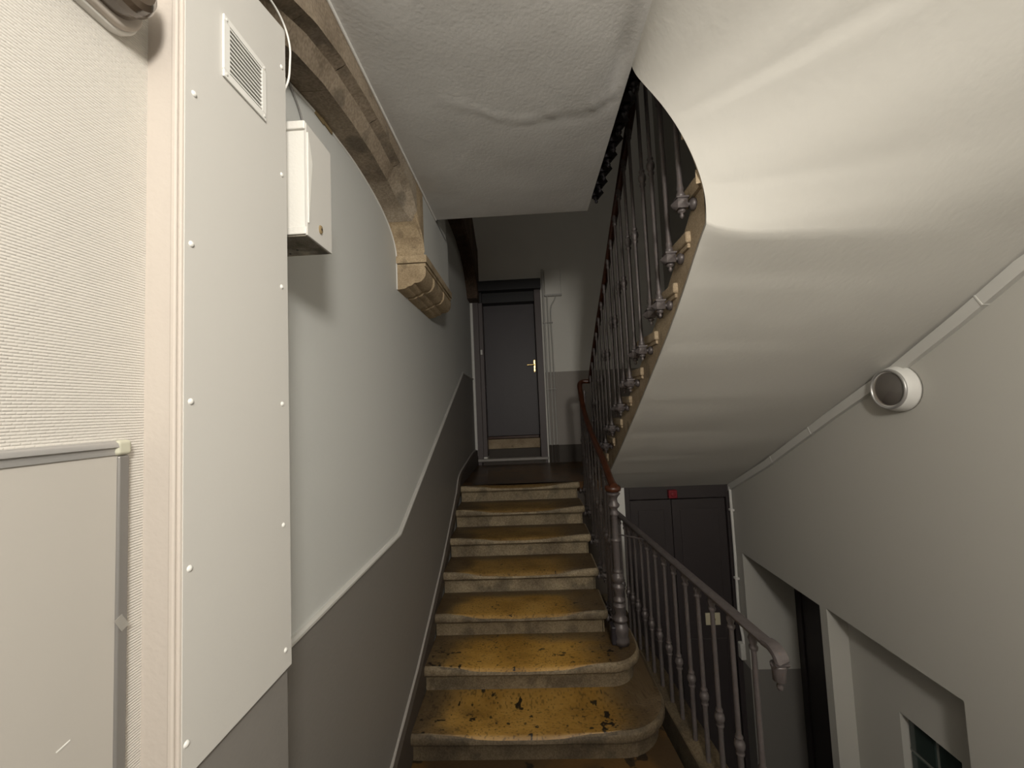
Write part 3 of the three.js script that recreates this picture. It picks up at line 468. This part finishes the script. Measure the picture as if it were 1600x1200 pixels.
for (const [i, x] of [0.268, 0.315, 0.355].entries()) {
  const p = thing('pipe', ['pipe nearest the far door frame, running up the wall', 'middle one of the three thin painted pipes right of the far door', 'rightmost of the three thin painted pipes, meeting the small white wall box'][i], 'pipe', [x, LAND, ZF + 0.03]);
  const topY = [1.75, 1.45, 1.41][i];
  part('pipe_tube', i === 2 ? tube([[x, -0.49, ZF + 0.03], [x, 0.6, ZF + 0.03], [x, 1.22, ZF + 0.03], [x + 0.012, 1.28, ZF + 0.03], [x + 0.06, 1.36, ZF + 0.03], [x + 0.065, 1.41, ZF + 0.03]], 0.008, 60) : rod([x, -0.49, ZF + 0.03], [x, topY, ZF + 0.03], i ? 0.009 : 0.013, 10), M.trim, p);
  part('pipe_foot', rod([x, LAND, ZF + 0.03], [x, -0.49, ZF + 0.03], 0.0135, 10), M.skirting, p);
  for (const y of [0.2, 1.05]) part('pipe_clip', rbox(x - 0.018, x + 0.018, y, y + 0.015, ZF, ZF + 0.045), M.trim, p);
}
{
  const j = thing('junction_box', 'small white wall box with pipe below it, right of the far door', 'box', [0.395, 1.4, ZF]);
  part('cover', [rbox(0.29, 0.50, 1.41, 1.745, ZF, ZF + 0.045, 0.01)], M.wallFar, j); part('lower_lip', rbox(0.285, 0.506, 1.395, 1.418, ZF, ZF + 0.052, 0.005), M.trim, j);
}

// ---------------------------------------------------------------- dark door of the lower level and the openings on the right
{
  const zw = -3.75, d = thing('door_2', 'tall dark brown double door below the stairs', 'door', [1.3, GROUND, zw]); d.userData = { kind: 'structure', label: d.userData.label };
  part('door_frame', [rbox(0.90, XR - 0.03, -0.90, LAND - 0.06, zw - 0.05, zw + 0.005), rbox(0.855, 0.90, GROUND, LAND - 0.07, zw - 0.05, zw + 0.01), rbox(XR - 0.045, XR - 0.001, GROUND, LAND - 0.07, zw - 0.05, zw + 0.01)], M.lowerDoor, d);
  for (const [a, b] of [[0.905, 1.28], [1.285, XR - 0.05]]) {
    const lf = part('door_leaf', rbox(a, b, GROUND + 0.01, -0.912, zw - 0.05, zw - 0.012), M.lowerDoor, d);
    part('raised_panel', [rbox(a + 0.07, b - 0.07, -2.0, -1.0, zw - 0.015, zw - 0.005, 0.006), rbox(a + 0.07, b - 0.07, -3.4, -2.15, zw - 0.015, zw - 0.005, 0.006)], M.lowerDoor, lf);
  }
}
structure('trim_5', [rbox(0.745, 0.858, GROUND, LAND - 0.075, -3.80, -3.742, 0.004)], M.white);
{
  const r = thing('alarm_box', 'small red box above the dark lower door', 'alarm', [1.283, -0.87, -3.745]);
  part('housing', rbox(1.245, 1.322, -0.888, -0.815, -3.746, -3.70, 0.006), M.red, r); part('button', lathe([[0, 0], [0.02, 0], [0.02, 0.006], [0.015, 0.009], [0, 0.009]], 14).rotateX(Math.PI / 2).translate(1.283, -0.85, -3.70), M.red, r);
}
{
  const r = thing('door_plate', 'small cream plate on the dark lower door behind the iron balusters', 'plate', [1.575, -1.97, -3.755]);
  part('plate', rbox(1.515, 1.645, -2.03, -1.925, -3.757, -3.746, 0.003), M.plate, r); part('lock', lathe([[0, 0], [0.018, 0], [0.018, 0.012], [0.012, 0.018], [0, 0.018]], 14).rotateX(Math.PI / 2).translate(1.58, -1.975, -3.747), M.brass, r);
}
{
  const p = thing('corner_pipe', 'thin white pipe down the corner right of the dark lower door', 'pipe', [XR - 0.02, -2.4, -3.72]);
  part('pipe_tube', tube([[XR - 0.018, -0.80, -3.715], [XR - 0.016, -1.4, -3.715], [XR - 0.018, -1.95, -3.715], [XR - 0.005, -2.15, -3.70], [XR + 0.0, -2.30, -3.70]], 0.0125, 40), M.white, p);
  for (const y of [-1.02, -1.62]) part('pipe_clip', rbox(XR - 0.036, XR, y, y + 0.02, -3.735, -3.695), M.white, p);
  part('pipe_end', rbox(XR - 0.045, XR, -2.30, -2.16, -3.735, -3.675, 0.012), M.trim, p);
}
{
  const d = thing('door_3', 'dark door leaf at the back of the deep doorway in the right wall', 'door', [XR + 0.42, GROUND, -3.15]); d.userData = { kind: 'structure', label: d.userData.label };
  part('door_leaf', rbox(XR + 0.425, XR + 0.46, GROUND, -1.352, -3.63, -2.69), M.lowerDoor, d);
  part('door_stile', [rbox(XR + 0.41, XR + 0.43, GROUND, -1.36, -3.61, -3.54), rbox(XR + 0.41, XR + 0.43, GROUND, -1.36, -2.78, -2.71)], M.lowerDoor, d);
}
{
  const w = thing('window_1', 'small window of dark glass panes low in the right wall recess', 'window', [RB + 0.04, -2.30, -2.17]); w.userData = { kind: 'structure', label: w.userData.label };
  const x = RB + 0.035; const zs = [-2.325, -2.17, -2.015], ys = [-2.30, -2.11, -1.925, -1.735];
  for (let i = 0; i < 2; i++) for (let j = 0; j < 3; j++) part('pane', rbox(x, x + 0.05, ys[j] + 0.006, ys[j + 1] - 0.006, zs[i] + 0.006, zs[i + 1] - 0.006, 0.008), M.glassBlock, w);
  part('mullion', [box(x + 0.004, x + 0.06, -2.30, -1.735, -2.176, -2.164), box(x + 0.004, x + 0.06, -2.116, -2.104, -2.325, -2.015), box(x + 0.004, x + 0.06, -1.931, -1.919, -2.325, -2.015)], M.mullion, w);
}
{ // trunking along the top of the right wall
  const c = thing('cable_trunking', 'long white cable trunking along the joint of right wall and stair soffit', 'trunking', [XR, -0.8, -3.74]);
  const line = outTab.slice(0, 6).map(([z, y]) => [XR - 0.012, y - 0.030, z]); line.push([XR - 0.012, 0.68, -0.95]);
  part('trunk', sweep(line, [[-0.014, -0.027], [0.014, -0.027], [0.014, 0.022], [-0.014, 0.022]]), M.trim, c);
  for (const z of [-3.05, -2.62, -1.61]) { const y = lerpTable(outTab, z) - 0.030; const g = rbox(-0.0155, 0.0155, -0.0285, 0.0235, -0.004, 0.004, 0.002); g.rotateX(-0.5); g.translate(XR - 0.013, y, z); part('joint_clip', g, M.trim, c); }
}
{ // unlit porthole lamp on the right wall
  const l = thing('wall_lamp', 'round unlit porthole lamp with dark glass on the right wall', 'lamp', [XR, 0.01, -2.0]);
  const put = (g) => g.rotateZ(Math.PI / 2).translate(XR, 0.008, -2.0);
  part('housing', put(lathe([[0, 0], [0.112, 0], [0.112, 0.012], [0.108, 0.03], [0.101, 0.052], [0.094, 0.058], [0.082, 0.058], [0.08, 0.05], [0.08, 0.02], [0, 0.02]], 40)), M.white, l);
  part('rim', put(lathe([[0.083, 0.05], [0.097, 0.05], [0.099, 0.060], [0.094, 0.066], [0.086, 0.064], [0.083, 0.05]], 40)), M.alu, l);
  part('reflector', put(lathe([[0, 0.024], [0.05, 0.026], [0.079, 0.05], [0.079, 0.052], [0.05, 0.03], [0, 0.028]], 32)), M.lampInside, l);
  part('glass', put(lathe([[0.084, 0.056], [0.07, 0.068], [0.045, 0.078], [0.02, 0.083], [0, 0.084]], 32)), M.lampGlassDark, l);
}

// ---------------------------------------------------------------- left foreground: duct panel, box, board, bulkhead lamp
{
  const p = thing('duct_panel', 'tall white panel screwed over the duct on the left wall, with a vent grille', 'panel', [-0.5, -0.496, -0.685]);
  const x0 = -0.507, x1 = -0.4975;
  part('board', prismX([[-0.558, -0.496], [-0.8126, -0.496], [-0.8126, 0.853], [-0.728, 0.832], [-0.64, 0.79], [-0.558, 0.72 + 0.12]], x0, x1), M.panel, p);
  part('edge_trim', [rbox(-0.512, -0.499, -0.56, 0.9, -0.562, -0.5535, 0.003), rbox(-0.512, -0.503, -0.56, 0.9, -0.5545, -0.5485, 0.003)], M.strip, p);
  const sg = lathe([[0, 0.003], [0.0022, 0.0028], [0.0042, 0.0014], [0.005, 0]], 12).rotateZ(-Math.PI / 2);
  for (const [y, z] of [[0.51, -0.574], [0.268, -0.57], [0.029, -0.57], [-0.212, -0.569], [-0.45, -0.565], [0.756, -0.799], [0.513, -0.796], [0.27, -0.792], [0.027, -0.79], [-0.215, -0.79], [-0.458, -0.793]]) part('screw', sg.clone().translate(x1, y, z), M.white, p);
  const v = part('vent_grille', [rbox(x1, x1 + 0.004, 0.590, 0.604, -0.742, -0.631, 0.0012), rbox(x1, x1 + 0.004, 0.692, 0.704, -0.742, -0.631, 0.0012), rbox(x1, x1 + 0.0039, 0.604, 0.692, -0.645, -0.631, 0.0005), rbox(x1, x1 + 0.0039, 0.604, 0.692, -0.742, -0.730, 0.0005)], M.white, p);
  part('vent_back', box(x1 - 0.002, x1 + 0.0006, 0.602, 0.694, -0.735, -0.64), M.ventGrey, v);
  for (let i = 0; i < 11; i++) { const g = new RoundedBoxGeometry(0.0026, 0.0034, 0.0855, 1, 0.0008); g.translate(x1 + 0.0022, 0.608 + i * 0.0081, -0.6875); part('slat', g, M.white, v); }
  for (const [y, z] of [[0.597, -0.637], [0.697, -0.637], [0.597, -0.736], [0.697, -0.736]]) part('vent_screw', sg.clone().scale(0.6, 0.6, 0.6).translate(x1 + 0.004, y, z), M.trim, v);
}
{
  const xb = -0.485, b = thing('meter_box', 'white metal cabinet with a small lock on the left wall beside the duct panel', 'box', [-0.6, 0.412, -0.92]);
  const z0 = -0.98, z1 = -0.863, y0 = 0.412, y1 = 0.682;
  part('body', [rbox(XL, xb + 0.002 - 0.004, y0 + 0.004, y1 - 0.012, z0 + 0.002, z1 - 0.003, 0.002), rbox(XL, xb + 0.002, y1 - 0.02, y1, z0 + 0.001, z1 + 0.004, 0.003), rbox(XL, xb + 0.001, y0 + 0.002, y0 + 0.02, z0 + 0.001, z1 + 0.001, 0.002)], M.whiteOld, b);
  const door = part('door', [rbox(xb - 0.003, xb + 0.003, y0, y1 - 0.002, z0, z1 - 0.002, 0.0015)], M.panel, b);
  part('bent_edge', prismX([[z1 - 0.004, y1 - 0.025], [z1 - 0.022, y1 - 0.09], [z1 - 0.004, y0 + 0.03]], xb + 0.0028, xb + 0.0065), M.whiteOld, door);
  const lk = part('lock', [lathe([[0, 0.004], [0.009, 0.004], [0.011, 0.001], [0.011, 0]], 16).scale(1, 1, 0.62).rotateZ(-Math.PI / 2).translate(xb + 0.003, y0 + 0.038, -0.922)], M.rust, door);
  part('keyhole', rod([xb + 0.0035, y0 + 0.038, -0.922], [xb + 0.0075, y0 + 0.038, -0.922], 0.0028, 10), M.black, lk);
  part('bottom_plate', [rbox(XL, xb - 0.002, y0 - 0.001, y0 + 0.005, z0 + 0.003, z1 - 0.004, 0.001)], M.dirtyBottom, b);
  for (const [x, z] of [[-0.60, -0.90], [-0.55, -0.94], [-0.58, -0.96]]) part('screw_hole', rod([x, y0 - 0.002, z], [x, y0 + 0.001, z], 0.003, 10), M.black, b);
}
{
  const c = thing('cable', 'white cable looping past the top corner of the duct panel', 'cable', [-0.49, 0.7, -0.815]);
  part('cord', tube([[-0.494, 0.865, -0.74], [-0.492, 0.862, -0.78], [-0.491, 0.848, -0.805], [-0.490, 0.82, -0.818], [-0.491, 0.78, -0.819], [-0.494, 0.74, -0.817], [-0.51, 0.715, -0.822]], 0.0022, 60), M.white, c);
  const c2 = thing('cable', 'thin dark cable running up behind the white meter cabinet', 'cable', [XL + 0.02, 0.715, -1.0]);
  part('cord', tube([[XL + 0.006, 0.50, -0.985], [XL + 0.006, 0.55, -1.06], [XL + 0.006, 0.66, -1.13], [XL + 0.006, 0.80, -1.20], [XL + 0.006, 0.90, -1.205], [XL + 0.006, 0.96, -1.175], [XL + 0.006, 1.01, -1.12]], 0.0028, 40), M.aluDark, c2);
  const s = thing('sealant_strip', 'broken white filler bead with a brown patch along the foot of the stone arch', 'sealant', [XL + 0.004, 0.68, -1.6]);
  const line = [[-1.1, 1.012], [-1.25, 1.036], [-1.4, 1.051], [-1.6, 1.057], [-1.8, 1.036], [-1.92, 1.008], [-2.02, 0.965], [-2.075, 0.92], [-2.105, 0.87], [-2.107, 0.78], [-2.106, 0.67]];
  part('bead', sweep(curve(line.map(([z, y]) => [XL + 0.001, y - 0.003, z + 0.003]), 60), oval(0.0045, 0.0045, 8)), M.white, s);
  part('brown_patch', [rbox(XL, XL + 0.007, 1.036, 1.049, -1.39, -1.31, 0.003), rbox(XL, XL + 0.006, 1.030, 1.045, -1.33, -1.27, 0.003)], M.rust, s);
}
{
  const w = thing('whiteboard', 'pale board with grey metal frame and cream corner on the textured left wall', 'board', [-0.559, -1.2, -0.2]);
  const xw = -0.559, top = -0.022, far = -0.532, near = 0.75, bot = -1.22, f = 0.016;
  part('panel', rbox(xw, xw + 0.006, bot, top - 0.005, far + 0.005, near, 0.001), M.board, w);
  part('frame_bar', [sweep([[xw, top - 0.007, near], [xw, top - 0.007, far - 0.0 + 0.012]], [[-0.001, -0.0085], [0.0075, -0.0085], [0.0085, -0.0045], [0.0085, -0.0025], [0.0115, -0.0015], [0.0105, 0.004], [0.007, 0.007], [-0.001, 0.0075]].map(([a, b]) => [a, b])), box(xw, xw + 0.008, top - 0.0185, top - 0.013, far + 0.012, near)], M.alu, w);
  part('frame_bar', [rbox(xw, xw + 0.009, bot, top - 0.02, far, far + f * 0.95, 0.003)], M.aluDark, w);
  const cn = part('corner_cap', [rbox(xw, xw + 0.012, top - 0.02, top + 0.001, far - 0.001, far + 0.02, 0.0055)], M.corner, w); cn.userData.label = 'cream plastic corner';
  const tp = part('tape', [(() => { const g = new THREE.BoxGeometry(0.0005, 0.020, 0.011, 1, 3, 3); g.rotateX(0.5); g.translate(xw + 0.0102, -0.262, far + 0.010); return g; })()], M.tape, w); tp.userData.label = 'scrap of clear tape';
  part('scuff', [(() => { const g = rbox(-0.0003, 0.0003, -0.0009, 0.0009, -0.007, 0.007, 0.0002); g.rotateX(0.2); g.translate(xw + 0.0064, -0.368, -0.461); return g; })()], M.white, w);
}
{ // unlit oval bulkhead lamp high on the textured wall
  const l = thing('wall_lamp', 'oval unlit bulkhead lamp with dark glass at the top left on textured wallpaper', 'lamp', [-0.559, 0.6, -0.42]);
  const cz = -0.420, cy = 0.607;
  const pill = (a, h, d0, d1, bev, q = 0.042) => { const r = Math.min(q, h * 0.95), s = new THREE.Shape(); s.moveTo(-a + r, -h); s.lineTo(a - r, -h); s.absarc(a - r, -h + r, r, -Math.PI / 2, 0, false); s.lineTo(a, h - r); s.absarc(a - r, h - r, r, 0, Math.PI / 2, false); s.lineTo(-a + r, h); s.absarc(-a + r, h - r, r, Math.PI / 2, Math.PI, false); s.lineTo(-a, -h + r); s.absarc(-a + r, -h + r, r, Math.PI, Math.PI * 1.5, false); const g = new THREE.ExtrudeGeometry(s, { depth: Math.max(0.001, d1 - d0 - bev), bevelEnabled: bev > 0, bevelThickness: bev, bevelSize: bev, bevelOffset: -bev, bevelSegments: 4, curveSegments: 12 }); g.rotateY(Math.PI / 2); g.translate(-0.559 + d0, cy, cz); return g; };
  part('back_plate', pill(0.115, 0.060, 0, 0.012, 0.003), M.white, l);
  part('reflector', pill(0.086, 0.040, 0.010, 0.017, 0.001), M.lampInside, l);
  part('inner_shade', [pill(0.06, 0.012, 0.012, 0.028, 0.003)], M.lampInsideDark, l);
  part('rim', [pill(0.112, 0.057, 0.010, 0.022, 0.004)], M.strip, l);
  part('glass_dome', pill(0.104, 0.049, 0.020, 0.062, 0.022), M.lampGlassBrown, l);
}
// ---------------------------------------------------------------- the lit globe that lights the landing (behind and above the camera)
{
  const g = thing('pendant_lamp', 'lit white glass globe hanging from the landing ceiling', 'lamp', [LAMP[0], CEIL, LAMP[2]]);
  part('globe', new THREE.SphereGeometry(0.085, 28, 20).translate(...LAMP), M.globe, g);
  part('stem', rod([LAMP[0], LAMP[1] + 0.08, LAMP[2]], [LAMP[0], CEIL, LAMP[2]], 0.008, 10), M.brass, g);
  part('ceiling_rose', lathe([[0, 0], [0.03, 0], [0.05, 0.02], [0.05, 0.03], [0, 0.03]], 20).translate(LAMP[0], CEIL - 0.03, LAMP[2]), M.white, g);
  const light = new THREE.PointLight(new THREE.Color().setRGB(1.0, 0.955, 0.875), LAMP_POWER, 0, 2);
  light.position.set(LAMP[0], LAMP[1] + E, LAMP[2]); light.castShadow = true; light.shadow.radius = 8; scene.add(light);
}
{ // an added, unseen globe faintly brightens the dark upper part of the stairwell
  const p = [1.25, 3.7, -1.2], g = thing('pendant_lamp', 'added unseen glass globe high above the upper flight, brightening the dark stairwell', 'lamp', [p[0], TOP, p[2]]);
  part('globe', new THREE.SphereGeometry(0.085, 28, 20).translate(...p), M.globeDim, g);
  part('stem', rod([p[0], p[1] + 0.08, p[2]], [p[0], TOP, p[2]], 0.008, 10), M.brass, g);
  const light = new THREE.PointLight(new THREE.Color().setRGB(1.0, 0.93, 0.84), 0.8, 0, 2);
  light.position.set(p[0], p[1] + E, p[2]); light.castShadow = true; light.shadow.radius = 8; scene.add(light);
}
scene.traverse((o) => { delete o.userData.base; });
renderer.render(scene, camera);
